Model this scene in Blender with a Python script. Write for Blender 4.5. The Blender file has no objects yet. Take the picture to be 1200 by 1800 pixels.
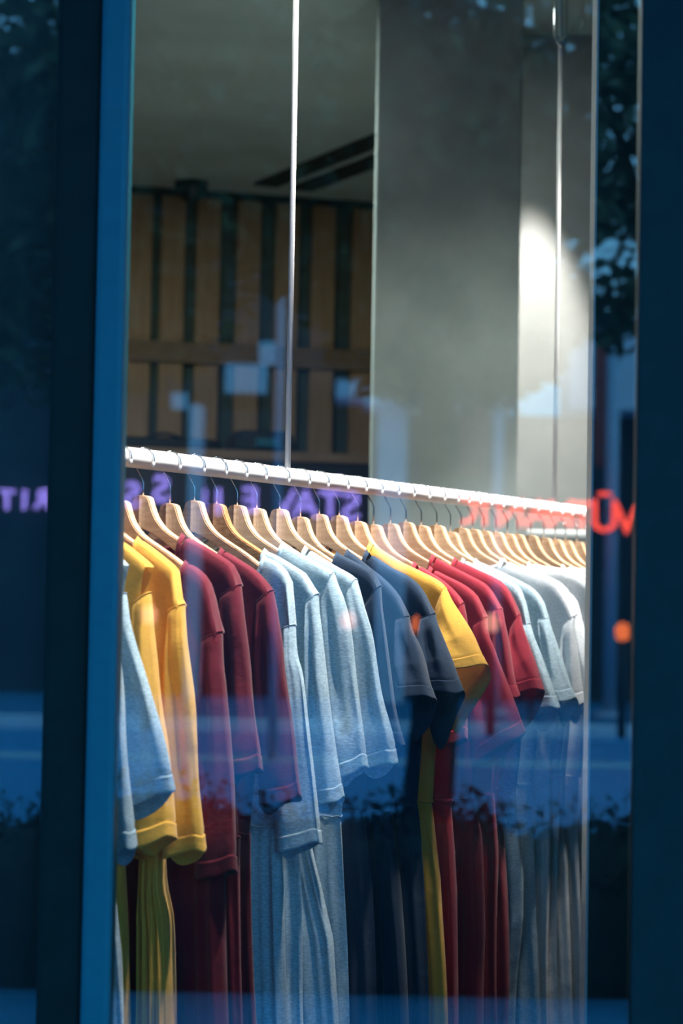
import bpy, bmesh, math, random
from mathutils import Vector, Matrix, noise
random.seed(7)
scn = bpy.context.scene
COL = scn.collection
R = math.radians

# ------------------------------------------------------------------ camera
F_PX = 3600.0
EYE = Vector((0.0, 0.0, 1.543))
PITCH = math.atan(141.0 / F_PX)
ROLL = R(1.0)
FWD = Vector((0, math.cos(PITCH), math.sin(PITCH)))
U0 = Vector((0, -math.sin(PITCH), math.cos(PITCH)))
R0 = Vector((1, 0, 0))
RIGHT = R0 * math.cos(ROLL) + U0 * math.sin(ROLL)
UP = -R0 * math.sin(ROLL) + U0 * math.cos(ROLL)
cam_d = bpy.data.cameras.new('camera')
cam = bpy.data.objects.new('camera', cam_d)
COL.objects.link(cam)
cam_d.sensor_fit = 'VERTICAL'
cam_d.sensor_height = 36.0
cam_d.sensor_width = 24.0
cam_d.lens = F_PX / 1800.0 * 36.0
M = Matrix((RIGHT, UP, -FWD)).transposed().to_4x4()
M.translation = EYE
cam.matrix_world = M
cam_d.clip_start = 0.05
cam_d.dof.use_dof = True
cam_d.dof.focus_distance = 3.55
cam_d.dof.aperture_fstop = 3.9
scn.camera = cam


def ray(x, y):
    return FWD + RIGHT * ((x - 600.0) / F_PX) + UP * ((900.0 - y) / F_PX)


def on_z(x, y, z):
    d = ray(x, y)
    return EYE + d * ((z - EYE.z) / d.z)


def on_y(x, y, Y):
    d = ray(x, y)
    return EYE + d * ((Y - EYE.y) / d.y)


def on_plane(x, y, p, n):
    d = ray(x, y)
    return EYE + d * ((p - EYE).dot(n) / d.dot(n))


# ------------------------------------------------------------------ objects
def tag(o, label=None, cat=None, group=None, kind=None):
    if label: o['label'] = label
    if cat: o['category'] = cat
    if group: o['group'] = group
    if kind: o['kind'] = kind
    return o


def empty(name, loc=(0, 0, 0), rz=0.0, label=None, cat=None, group=None):
    o = bpy.data.objects.new(name, None)
    o.empty_display_size = 0.05
    COL.objects.link(o)
    o.location = loc
    o.rotation_euler = (0, 0, rz)
    return tag(o, label, cat, group)


def link(name, me, mat=None, parent=None):
    o = bpy.data.objects.new(name, me)
    COL.objects.link(o)
    if mat and not me.materials:
        me.materials.append(mat)
    if parent: o.parent = parent
    return o


def build(name, bm, mat=None, parent=None, smooth=False, doubles=0.0, recalc=True):
    if doubles: bmesh.ops.remove_doubles(bm, verts=bm.verts, dist=doubles)
    if recalc: bmesh.ops.recalc_face_normals(bm, faces=bm.faces)
    me = bpy.data.meshes.new(name)
    bm.to_mesh(me)
    bm.free()
    if smooth:
        for p in me.polygons: p.use_smooth = True
    return link(name, me, mat, parent)


def add_box(bm, x0, x1, y0, y1, z0, z1, f=None):
    P = [(x, y, z) for z in (z0, z1) for y in (y0, y1) for x in (x0, x1)]
    if f: P = [f(*p) for p in P]
    v = [bm.verts.new(p) for p in P]
    for q in ((0, 2, 3, 1), (4, 5, 7, 6), (0, 1, 5, 4), (2, 6, 7, 3), (0, 4, 6, 2), (1, 3, 7, 5)):
        bm.faces.new([v[i] for i in q])
    return v


def box(name, b, mat, parent=None, bevel=0.0, f=None):
    bm = bmesh.new()
    add_box(bm, *b, f=f)
    bmesh.ops.recalc_face_normals(bm, faces=bm.faces)
    if bevel:
        bmesh.ops.bevel(bm, geom=list(bm.edges), offset=bevel, segments=2, affect='EDGES', profile=0.6)
    return build(name, bm, mat, parent)


def add_tube(bm, pts, rad, seg=12, cap=True):
    """swept circle along points; rad number or list"""
    pts = [Vector(p) for p in pts]
    n = len(pts)
    if not isinstance(rad, (list, tuple)): rad = [rad] * n
    rings = []
    prev = None
    for i, p in enumerate(pts):
        t = (pts[min(i + 1, n - 1)] - pts[max(i - 1, 0)]).normalized()
        if prev is None:
            a = Vector((0, 0, 1)) if abs(t.z) < 0.9 else Vector((1, 0, 0))
            e = t.cross(a).normalized()
        else:
            e = (prev - t * prev.dot(t)).normalized()
        prev = e
        g = t.cross(e)
        rings.append([bm.verts.new(p + (e * math.cos(2 * math.pi * k / seg) + g * math.sin(2 * math.pi * k / seg)) * rad[i]) for k in range(seg)])
    for a, b in zip(rings, rings[1:]):
        for k in range(seg):
            bm.faces.new((a[k], a[(k + 1) % seg], b[(k + 1) % seg], b[k]))
    if cap:
        bm.faces.new(rings[0][::-1])
        bm.faces.new(rings[-1])
    return rings


def tube(name, pts, rad, mat, parent=None, seg=12):
    bm = bmesh.new()
    add_tube(bm, pts, rad, seg)
    return build(name, bm, mat, parent, smooth=True)


def cr(pts, n):
    """catmull-rom resample of polyline of tuples, by chord length, n samples"""
    P = [Vector(p) for p in pts]
    if len(P) == 2:
        return [P[0].lerp(P[1], i / (n - 1)) for i in range(n)]
    L = [0.0]
    for a, b in zip(P, P[1:]): L.append(L[-1] + max((b - a).length, 1e-6))
    out = []
    for i in range(n):
        s = L[-1] * i / (n - 1)
        k = 0
        while k < len(P) - 2 and s > L[k + 1]: k += 1
        t = (s - L[k]) / (L[k + 1] - L[k])
        p0 = P[k - 1] if k else P[0] * 2 - P[1]
        p1, p2 = P[k], P[k + 1]
        p3 = P[k + 2] if k + 2 < len(P) else P[-1] * 2 - P[-2]
        m1 = (p2 - p0) * 0.5
        m2 = (p3 - p1) * 0.5
        d = (p2 - p1).length
        for m in (m1, m2):
            if m.length > 1.5 * d: m *= 1.5 * d / m.length
        h = t * t * (3 - 2 * t)
        out.append(p1 * (1 - h) + p2 * h + m1 * (t ** 3 - 2 * t * t + t) + m2 * (t ** 3 - t * t))
    return out


def interp(pts, x):
    if x <= pts[0][0]: return pts[0][1]
    for (a, b), (c, d) in zip(pts, pts[1:]):
        if x <= c: return b + (d - b) * (x - a) / max(c - a, 1e-9)
    return pts[-1][1]


# ------------------------------------------------------------------ materials
def principled(name, color, rough=0.6, metal=0.0, spec=0.5):
    m = bpy.data.materials.new(name)
    m.use_nodes = True
    b = m.node_tree.nodes['Principled BSDF']
    b.inputs['Base Color'].default_value = (*color, 1)
    b.inputs['Roughness'].default_value = rough
    b.inputs['Metallic'].default_value = metal
    b.inputs['Specular IOR Level'].default_value = spec
    return m


def noisy(name, c1, c2, scale=20.0, rough=0.7, bump=0.1, stretch=(1, 1, 1), detail=6, metal=0.0, spec=0.4, lo=0.35, hi=0.65, dist=0.01):
    m = principled(name, c1, rough, metal, spec)
    nt = m.node_tree
    b = nt.nodes['Principled BSDF']
    tc = nt.nodes.new('ShaderNodeTexCoord')
    mp = nt.nodes.new('ShaderNodeMapping')
    mp.inputs['Scale'].default_value = stretch
    n = nt.nodes.new('ShaderNodeTexNoise')
    n.inputs['Scale'].default_value = scale
    n.inputs['Detail'].default_value = detail
    rp = nt.nodes.new('ShaderNodeValToRGB')
    rp.color_ramp.elements[0].position = lo
    rp.color_ramp.elements[1].position = hi
    rp.color_ramp.elements[0].color = (*c1, 1)
    rp.color_ramp.elements[1].color = (*c2, 1)
    nt.links.new(tc.outputs['Object'], mp.inputs['Vector'])
    nt.links.new(mp.outputs['Vector'], n.inputs['Vector'])
    nt.links.new(n.outputs['Fac'], rp.inputs['Fac'])
    nt.links.new(rp.outputs['Color'], b.inputs['Base Color'])
    if bump:
        bp = nt.nodes.new('ShaderNodeBump')
        bp.inputs['Strength'].default_value = bump
        bp.inputs['Distance'].default_value = dist
        nt.links.new(n.outputs['Fac'], bp.inputs['Height'])
        nt.links.new(bp.outputs['Normal'], b.inputs['Normal'])
    return m


def fabric(name, c, heather=0.12):
    """brushed sweat jersey: fine streaky melange plus soft crumple bump"""
    m = principled(name, c, 0.92, 0, 0.15)
    nt = m.node_tree
    b = nt.nodes['Principled BSDF']
    b.inputs['Sheen Weight'].default_value = 0.15
    b.inputs['Sheen Roughness'].default_value = 0.6
    tc = nt.nodes.new('ShaderNodeTexCoord')
    mp = nt.nodes.new('ShaderNodeMapping')
    mp.inputs['Scale'].default_value = (1, 1, 2.6)
    mp.inputs['Rotation'].default_value = (0.2, 0.35, 0.0)
    n = nt.nodes.new('ShaderNodeTexNoise')
    n.inputs['Scale'].default_value = 150
    n.inputs['Detail'].default_value = 4
    rp = nt.nodes.new('ShaderNodeValToRGB')
    d = 1 - heather
    u = 1 + heather
    rp.color_ramp.elements[0].position = 0.3
    rp.color_ramp.elements[1].position = 0.7
    rp.color_ramp.elements[0].color = (c[0] * d, c[1] * d, c[2] * d, 1)
    rp.color_ramp.elements[1].color = (min(c[0] * u, 1), min(c[1] * u, 1), min(c[2] * u, 1), 1)
    n2 = nt.nodes.new('ShaderNodeTexNoise')
    n2.inputs['Scale'].default_value = 26
    n2.inputs['Detail'].default_value = 3
    b1 = nt.nodes.new('ShaderNodeBump')
    b1.inputs['Strength'].default_value = 0.25
    b1.inputs['Distance'].default_value = 0.0015
    b2 = nt.nodes.new('ShaderNodeBump')
    b2.inputs['Strength'].default_value = 0.35
    b2.inputs['Distance'].default_value = 0.006
    L = nt.links.new
    L(tc.outputs['Object'], mp.inputs['Vector'])
    L(mp.outputs['Vector'], n.inputs['Vector'])
    L(tc.outputs['Object'], n2.inputs['Vector'])
    L(n.outputs['Fac'], rp.inputs['Fac'])
    L(rp.outputs['Color'], b.inputs['Base Color'])
    L(n.outputs['Fac'], b1.inputs['Height'])
    L(n2.outputs['Fac'], b2.inputs['Height'])
    L(b2.outputs['Normal'], b1.inputs['Normal'])
    L(b1.outputs['Normal'], b.inputs['Normal'])
    tr = nt.nodes.new('ShaderNodeBsdfTranslucent')
    L(rp.outputs['Color'], tr.inputs['Color'])
    mx = nt.nodes.new('ShaderNodeMixShader')
    mx.inputs[0].default_value = 0.16
    L(b.outputs[0], mx.inputs[1])
    L(tr.outputs[0], mx.inputs[2])
    L(mx.outputs[0], nt.nodes['Material Output'].inputs['Surface'])
    return m


def emissive(name, c, s):
    m = bpy.data.materials.new(name)
    m.use_nodes = True
    nt = m.node_tree
    nt.nodes.clear()
    e = nt.nodes.new('ShaderNodeEmission')
    e.inputs['Color'].default_value = (*c, 1)
    e.inputs['Strength'].default_value = s
    o = nt.nodes.new('ShaderNodeOutputMaterial')
    nt.links.new(e.outputs[0], o.inputs[0])
    return m


def pane_glass(name, refl):
    m = bpy.data.materials.new(name)
    m.use_nodes = True
    nt = m.node_tree
    nt.nodes.clear()
    t = nt.nodes.new('ShaderNodeBsdfTransparent')
    t.inputs['Color'].default_value = (0.95, 0.985, 0.99, 1)
    g = nt.nodes.new('ShaderNodeBsdfGlossy')
    g.inputs['Roughness'].default_value = 0.0
    g.inputs['Color'].default_value = (1, 1, 1, 1)
    lw = nt.nodes.new('ShaderNodeFresnel')
    lw.inputs['IOR'].default_value = refl
    mx = nt.nodes.new('ShaderNodeMixShader')
    o = nt.nodes.new('ShaderNodeOutputMaterial')
    nt.links.new(lw.outputs[0], mx.inputs[0])
    nt.links.new(t.outputs[0], mx.inputs[1])
    nt.links.new(g.outputs[0], mx.inputs[2])
    nt.links.new(mx.outputs[0], o.inputs[0])
    return m


def wood(name, c1, c2, stretch, scale=30, rough=0.45):
    return noisy(name, c1, c2, scale, rough, 0.05, stretch, 8, lo=0.3, hi=0.7)


MT = {}
MT['yellow'] = fabric('mustard_jersey', (0.82, 0.44, 0.065), 0.06)
MT['maroon'] = fabric('maroon_jersey', (0.155, 0.007, 0.020), 0.08)
MT['red'] = fabric('red_jersey', (0.31, 0.016, 0.032), 0.08)
MT['lblue'] = fabric('pale_blue_melange', (0.40, 0.53, 0.60), 0.24)
MT['navy'] = fabric('navy_jersey', (0.013, 0.031, 0.064), 0.12)
MT['pale'] = fabric('pale_grey_melange', (0.68, 0.72, 0.75), 0.12)
MT['beech'] = wood('beech_wood', (0.50, 0.30, 0.165), (0.69, 0.46, 0.29), (1.2, 9, 7), 22, 0.38)
MT['beech2'] = wood('dark_streaked_beech', (0.30, 0.13, 0.045), (0.55, 0.30, 0.13), (3, 9, 9), 30, 0.38)
MT['steel'] = principled('polished_steel', (0.75, 0.77, 0.8), 0.18, 1.0)
MT['rail'] = noisy('white_powder_coat', (0.66, 0.65, 0.65), (0.70, 0.69, 0.69), 60, 0.35, 0.02)
MT['rod'] = principled('white_rod_paint', (0.84, 0.82, 0.82), 0.4)
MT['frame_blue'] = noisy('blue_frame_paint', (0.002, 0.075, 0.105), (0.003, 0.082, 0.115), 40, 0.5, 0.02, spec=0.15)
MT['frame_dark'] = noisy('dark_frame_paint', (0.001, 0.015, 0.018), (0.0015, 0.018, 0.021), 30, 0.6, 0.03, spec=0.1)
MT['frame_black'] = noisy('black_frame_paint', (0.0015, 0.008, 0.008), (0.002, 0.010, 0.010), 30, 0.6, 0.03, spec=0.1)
MT['black'] = noisy('black_panel', (0.004, 0.014, 0.018), (0.006, 0.018, 0.023), 12, 0.6, 0.03)
MT['concrete'] = noisy('grey_concrete', (0.27, 0.31, 0.30), (0.38, 0.42, 0.40), 3.5, 0.85, 0.25, detail=10)
MT['ceiling'] = noisy('ceiling_concrete', (0.47, 0.55, 0.52), (0.56, 0.64, 0.60), 2.0, 0.9, 0.1)
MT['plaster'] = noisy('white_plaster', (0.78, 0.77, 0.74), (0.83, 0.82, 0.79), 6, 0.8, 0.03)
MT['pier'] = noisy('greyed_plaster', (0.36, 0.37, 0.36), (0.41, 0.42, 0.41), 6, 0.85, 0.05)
MT['floor'] = noisy('dark_floor_screed', (0.025, 0.032, 0.035), (0.04, 0.046, 0.048), 3, 0.55, 0.05)
MT['backwall'] = noisy('dark_green_wall', (0.05, 0.075, 0.062), (0.065, 0.09, 0.075), 4, 0.85, 0.03)
MT['slat'] = wood('brown_oak_slats', (0.29, 0.175, 0.09), (0.40, 0.26, 0.145), (14, 14, 0.8), 6, 0.6)
MT['dkwood'] = wood('dark_oak_band', (0.16, 0.10, 0.055), (0.22, 0.14, 0.08), (0.8, 14, 14), 6, 0.6)
MT['cab'] = principled('black_cabinet', (0.012, 0.017, 0.02), 0.5)
MT['cabtop'] = wood('worn_brown_board', (0.16, 0.10, 0.065), (0.22, 0.15, 0.10), (1, 8, 8), 6)
MT['screen'] = principled('blue_grey_label', (0.03, 0.13, 0.2), 0.3)
MT['slot'] = principled('black_slot', (0.012, 0.016, 0.016), 0.7)
MT['glass'] = pane_glass('shop_glass', 1.62)
# street
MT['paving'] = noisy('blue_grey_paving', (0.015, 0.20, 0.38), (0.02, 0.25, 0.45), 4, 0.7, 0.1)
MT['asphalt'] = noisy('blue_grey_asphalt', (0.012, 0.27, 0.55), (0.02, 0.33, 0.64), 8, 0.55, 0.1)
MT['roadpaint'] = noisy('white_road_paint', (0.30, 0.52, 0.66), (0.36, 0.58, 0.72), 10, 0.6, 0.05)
MT['leaf'] = noisy('dark_leaf', (0.025, 0.06, 0.036), (0.08, 0.12, 0.045), 5, 0.6, 0)
MT['hedge'] = noisy('hedge_leaf', (0.006, 0.016, 0.012), (0.012, 0.026, 0.015), 6, 0.7, 0)
MT['bark'] = noisy('bark', (0.02, 0.02, 0.018), (0.045, 0.04, 0.035), 12, 0.9, 0.3)
MT['facade'] = noisy('dark_facade', (0.02, 0.035, 0.05), (0.03, 0.05, 0.065), 2, 0.7, 0.05)
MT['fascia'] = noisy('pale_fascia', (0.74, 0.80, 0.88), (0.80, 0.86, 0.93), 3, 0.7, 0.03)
MT['banner'] = noisy('red_banner', (0.32, 0.05, 0.05), (0.4, 0.08, 0.07), 9, 0.8, 0.03)
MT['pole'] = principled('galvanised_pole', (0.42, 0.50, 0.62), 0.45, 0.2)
MT['neon_red'] = emissive('red_neon', (1.0, 0.085, 0.06), 11.0)
MT['neon_violet'] = emissive('violet_neon', (0.36, 0.28, 1.0), 9.0)
MT['lamp_orange'] = emissive('orange_lamp', (1.0, 0.20, 0.06), 7.0)
MT['lamp_pink'] = emissive('pinkish_lamp', (1.0, 0.45, 0.36), 5.0)

# ------------------------------------------------------------------ rail geometry
RZ = EYE.z + 0.207
RA = on_z(208, 801.3, RZ)
RB = on_z(1033, 902.5, RZ)
rdir = (RB - RA).normalized()
ALPHA = math.atan2(rdir.x, rdir.y)
ndir = Vector((rdir.y, -rdir.x, 0))
RAD = 18.0 * (RA - EYE).dot(FWD) / F_PX
print('RAIL', RA, RB, 'alpha', math.degrees(ALPHA), 'len', (RB - RA).length, 'rad', RAD, 'k', (RB.y / RA.y))


def rail_at(x):
    """point of the rail axis whose picture column is x"""
    lo, hi = -2.0, 8.0
    for _ in range(60):
        mid = (lo + hi) / 2
        p = RA + rdir * mid - EYE
        px = 600 + F_PX * p.dot(RIGHT) / p.dot(FWD)
        if px < x: lo = mid
        else: hi = mid
    return RA + rdir * lo


def uz(x, y, org, w=0.0, yaw=0.0):
    """picture point -> (u, z) in the hanging plane of a hanger at org"""
    a = ALPHA + yaw
    rr = Vector((math.sin(a), math.cos(a), 0))
    nn = Vector((math.cos(a), -math.sin(a), 0))
    p = on_plane(x, y, org + rr * w, rr) - org
    return (p.dot(nn), p.z)


# ------------------------------------------------------------------ clothes rail
rail_root = empty('clothes_rail', RA, 0, 'long white tubular clothes rail hung on thin rods, full of wooden hangers', 'clothes rail')
P0 = rail_at(-40)
P1 = rail_at(1130)
bm = bmesh.new()
add_tube(bm, [P0 - RA + (P1 - P0) * k / 24 for k in range(25)], RAD, 40)
o = build('rail_tube', bm, MT['rail'], rail_root, smooth=True)
CEIL = 3.30
for px, r, tb in ((505.0, 0.0053, False), (974.0, 0.0046, True)):
    q = rail_at(px) - RA
    o = tube('suspension_rod', [q + Vector((0, 0, RAD * 0.6)), q + Vector((0, 0, CEIL - RZ))], r, MT['rod'], rail_root, 16)
    bm = bmesh.new()
    add_tube(bm, [q + Vector((0, 0, CEIL - RZ - 0.012)), q + Vector((0, 0, CEIL - RZ))], 0.03, 24)
    build('ceiling_rose', bm, MT['rod'], o)
    if tb:
        bm = bmesh.new()
        zt = on_plane(987, 66, rail_at(px), Vector((0, 1, 0))).z - RZ
        for s in (-1, 1):
            add_tube(bm, [q + Vector((s * 0.003, 0, zt - 0.02)), q + Vector((s * 0.0135, 0, zt)), q + Vector((s * 0.0135, 0, zt + 0.16)), q + Vector((s * 0.003, 0, zt + 0.18))], 0.0036, 10)
        add_tube(bm, [q + Vector((0, 0, zt - 0.025)), q + Vector((0, 0, zt))], [0.005, 0.009], 14)
        build('turnbuckle', bm, MT['steel'], o, smooth=True)

# ------------------------------------------------------------------ hanger
STEMS = [44, 88, 132, 172, 213, 253, 300, 343, 382, 418, 452.5, 492.5, 529, 562, 597, 629.5, 657.5, 687, 714, 741,
         768, 792, 811, 831, 851, 872, 892, 909, 933, 956, 976, 994, 1014, 1033]
HEADY = [858, 862, 866, 869, 879, 870.5, 884.5, 879.5, 885, 887.5, 893, 894.5, 908, 903.5, 906, 916, 922, 920, 917.5, 923.5,
         923, 935, 928, 930, 933, 935, 938, 939, 941, 945, 948, 950, 952, 954]
ORG = [rail_at(s) for s in STEMS]
HT = 0.0088   # half thickness of the wood
o4 = ORG[4]
up_px = [(213, 879), (221, 880.5), (226.2, 884), (228.5, 893), (231.5, 904), (237.5, 920), (247.5, 935), (260, 946.5), (280, 960.5), (306.7, 979), (328, 996), (345, 1010), (355, 1023), (358, 1034)]
lo_px = [(358, 1034), (352, 1041), (338, 1031), (317, 1012.5), (285, 990), (260, 970), (236, 951), (213, 938)]
z0 = uz(213, 879, o4, -HT)[1]
HUP = [(uz(x, y, o4, -HT)[0], uz(x, y, o4, -HT)[1] - z0) for x, y in up_px]
HLO = [(uz(x, y, o4, -HT)[0], uz(x, y, o4, -HT)[1] - z0) for x, y in lo_px]
u00 = HUP[0][0]
HUP = [(max(u - u00, 0), z) for u, z in HUP]
HLO = [(max(u - u00, 0), z) for u, z in HLO]
print('hanger half', HUP[-1], 'z0', z0)
HTOP = HUP[2:]
HALF = HUP[-1][0]


def hanger_meshes():
    up = [tuple(p) for p in cr(HUP, 44)]
    lo = [tuple(p) for p in cr(HLO, 26)][1:]
    up[0] = (0.0, up[0][1]); lo[-1] = (0.0, lo[-1][1])
    half = up + lo
    prof = half + [(-u, z) for u, z in half[::-1] if u > 1e-5]
    bm = bmesh.new()
    fr = [bm.verts.new((u, -HT, z)) for u, z in prof]
    f = bm.faces.new(fr)
    ext = bmesh.ops.extrude_face_region(bm, geom=[f])
    vs = [g for g in ext['geom'] if isinstance(g, bmesh.types.BMVert)]
    bmesh.ops.translate(bm, verts=vs, vec=(0, 2 * HT, 0))
    bmesh.ops.recalc_face_normals(bm, faces=bm.faces)
    ed = [e for e in bm.edges if abs(e.verts[0].co.y - e.verts[1].co.y) < 1e-6]

    bmesh.ops.bevel(bm, geom=ed, offset=0.0016, segments=2, affect='EDGES')
    bmesh.ops.triangulate(bm, faces=[f for f in bm.faces if len(f.verts) > 8])
    for cut in (0.0, 0.004, -0.004, 0.009, -0.009, 0.016, -0.016, 0.03, -0.03, 0.06, -0.06):
        bmesh.ops.bisect_plane(bm, geom=bm.verts[:] + bm.edges[:] + bm.faces[:], plane_co=(cut, 0, 0), plane_no=(1, 0, 0))
    for v in bm.verts:      # the two arms are set back at an angle from the neck
        v.co.y += 0.0062 * (1 - math.exp(-abs(v.co.x) / 0.011)) - 0.003
    body = bpy.data.meshes.new('hanger_body')
    bm.to_mesh(body); bm.free()
    bod2 = body.copy()
    body.materials.append(MT['beech']); bod2.materials.append(MT['beech2'])
    return body, bod2


HB1, HB2 = hanger_meshes()


def hook_mesh(zh):
    c = RAD + 0.0015
    rr = RAD + 0.0032
    cz = c - rr
    pts = [(0, 0, zh - 0.004), (0, 0, -0.050), (0, 0, -0.0385), (-0.0025, 0, -0.033)]
    a0 = 205
    for k in range(22):
        a = R(a0 - (a0 + 18) * k / 21)
        pts.append((rr * math.cos(a), 0, cz + rr * math.sin(a)))
    bm = bmesh.new()
    add_tube(bm, pts, 0.00135, 10)
    me = bpy.data.meshes.new('hook')
    for f in bm.faces: f.smooth = True
    bm.to_mesh(me); bm.free()
    me.materials.append(MT['steel'])
    bm = bmesh.new()
    e = Vector(pts[-1])
    d = (Vector(pts[-1]) - Vector(pts[-2])).normalized()
    add_tube(bm, [e - d * 0.003, e, e + d * 0.004, e + d * 0.0062], [0.0014, 0.0024, 0.0026, 0.0012], 12)
    mt = bpy.data.meshes.new('hook_tip')
    for f in bm.faces: f.smooth = True
    bm.to_mesh(mt); bm.free()
    mt.materials.append(MT['rod'])
    return me, mt


COLOR = ['lblue'] * 2 + ['yellow'] * 2 + ['maroon'] * 3 + ['lblue'] * 4 + ['navy'] * 3 + ['yellow'] + ['red'] * 4 + ['lblue'] * 2 + ['pale'] * 13
ORDW = ['first', 'second', 'third', 'fourth', 'fifth', 'sixth', 'seventh', 'eighth', 'ninth', 'tenth', 'eleventh', 'twelfth', 'thirteenth', 'fourteenth', 'fifteenth']
WHO = {
    0: 'pale blue dress with the narrow sleeve at the rail\'s left end',
    1: 'pale blue dress with the wide sleeve just before the yellow pair',
    2: 'mustard yellow dress beside the pale blue sleeve, first of the left pair',
    3: 'mustard yellow dress beside the maroon ones, second of the left pair',
    4: 'maroon dress with the longest sleeve, next to the yellow pair',
    5: 'maroon dress in the middle of the three, with the shortest sleeve',
    6: 'maroon dress next to the pale blue ones, third of three',
    7: 'pale blue dress next to the maroon ones, with the longest sleeve',
    8: 'pale blue dress second after the maroon ones',
    9: 'pale blue dress third after the maroon ones',
    10: 'pale blue dress next to the navy ones',
    11: 'navy dress next to the pale blue ones, first of three',
    12: 'navy dress in the middle of the three',
    13: 'navy dress next to the lone yellow one',
    14: 'lone mustard yellow dress between the navy and red ones',
    15: 'red dress half hidden behind the lone yellow sleeve, first of four',
    16: 'red dress whose long sleeve ends in a low point, second of four',
    17: 'red dress third of the four beyond the yellow one',
    18: 'red dress next to the pale ones, last of four',
}
for i in range(19, 34):
    WHO[i] = ('pale blue' if COLOR[i] == 'lblue' else 'pale grey') + ' dress, %s past the last red one' % ORDW[i - 19]

rng = random.Random(3)
HZ = []
HSC = [0.86, 0.82, 0.78, 0.93] + [1.0] * 11 + [1.1] * 4 + [1.14] * 15
for i, (sx, hy) in enumerate(zip(STEMS, HEADY)):
    org = ORG[i]
    zh = uz(sx, hy, org)[1]
    HZ.append(zh)
    root = empty('clothes_hanger', org, -ALPHA,
                 'pale wooden hanger with steel hook holding the ' + WHO[i].split(',')[0].replace(' with the narrow sleeve at the rail\'s left end', ' at the rail\'s left end'), 'hanger', 'wooden hangers along the white rail')
    if i >= 19: root['label'] = 'wooden hanger holding the ' + WHO[i]
    elif i in (2, 3): root['label'] = 'pale wooden hanger holding the ' + ('first' if i == 2 else 'second') + ' of the two left yellow dresses'
    elif i in (5, 12): root['label'] = 'pale wooden hanger holding the middle %s dress' % ('maroon' if i == 5 else 'navy')
    elif i in (15, 16, 17, 18): root['label'] = 'pale wooden hanger holding the %s of the four red dresses' % ORDW[i - 15]
    if i == 1: root['label'] = 'wooden hanger of the pale blue dress just before the yellow pair'
    if i == 14: root['label'] = 'wooden hanger of the lone mustard yellow dress between navy and red'
    if i == 8: root['label'] = 'wooden hanger with dark streaked grain, holding second pale blue dress past the maroon'
    b = link('wooden_body', HB2 if i == 8 else HB1, None, root)
    b.location = (0, 0, zh)
    b.scale = (HSC[i], 1, 1)
    hm, tm = hook_mesh(zh)
    h = link('hook', hm, None, root)
    link('hook_tip', tm, None, h)

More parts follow.
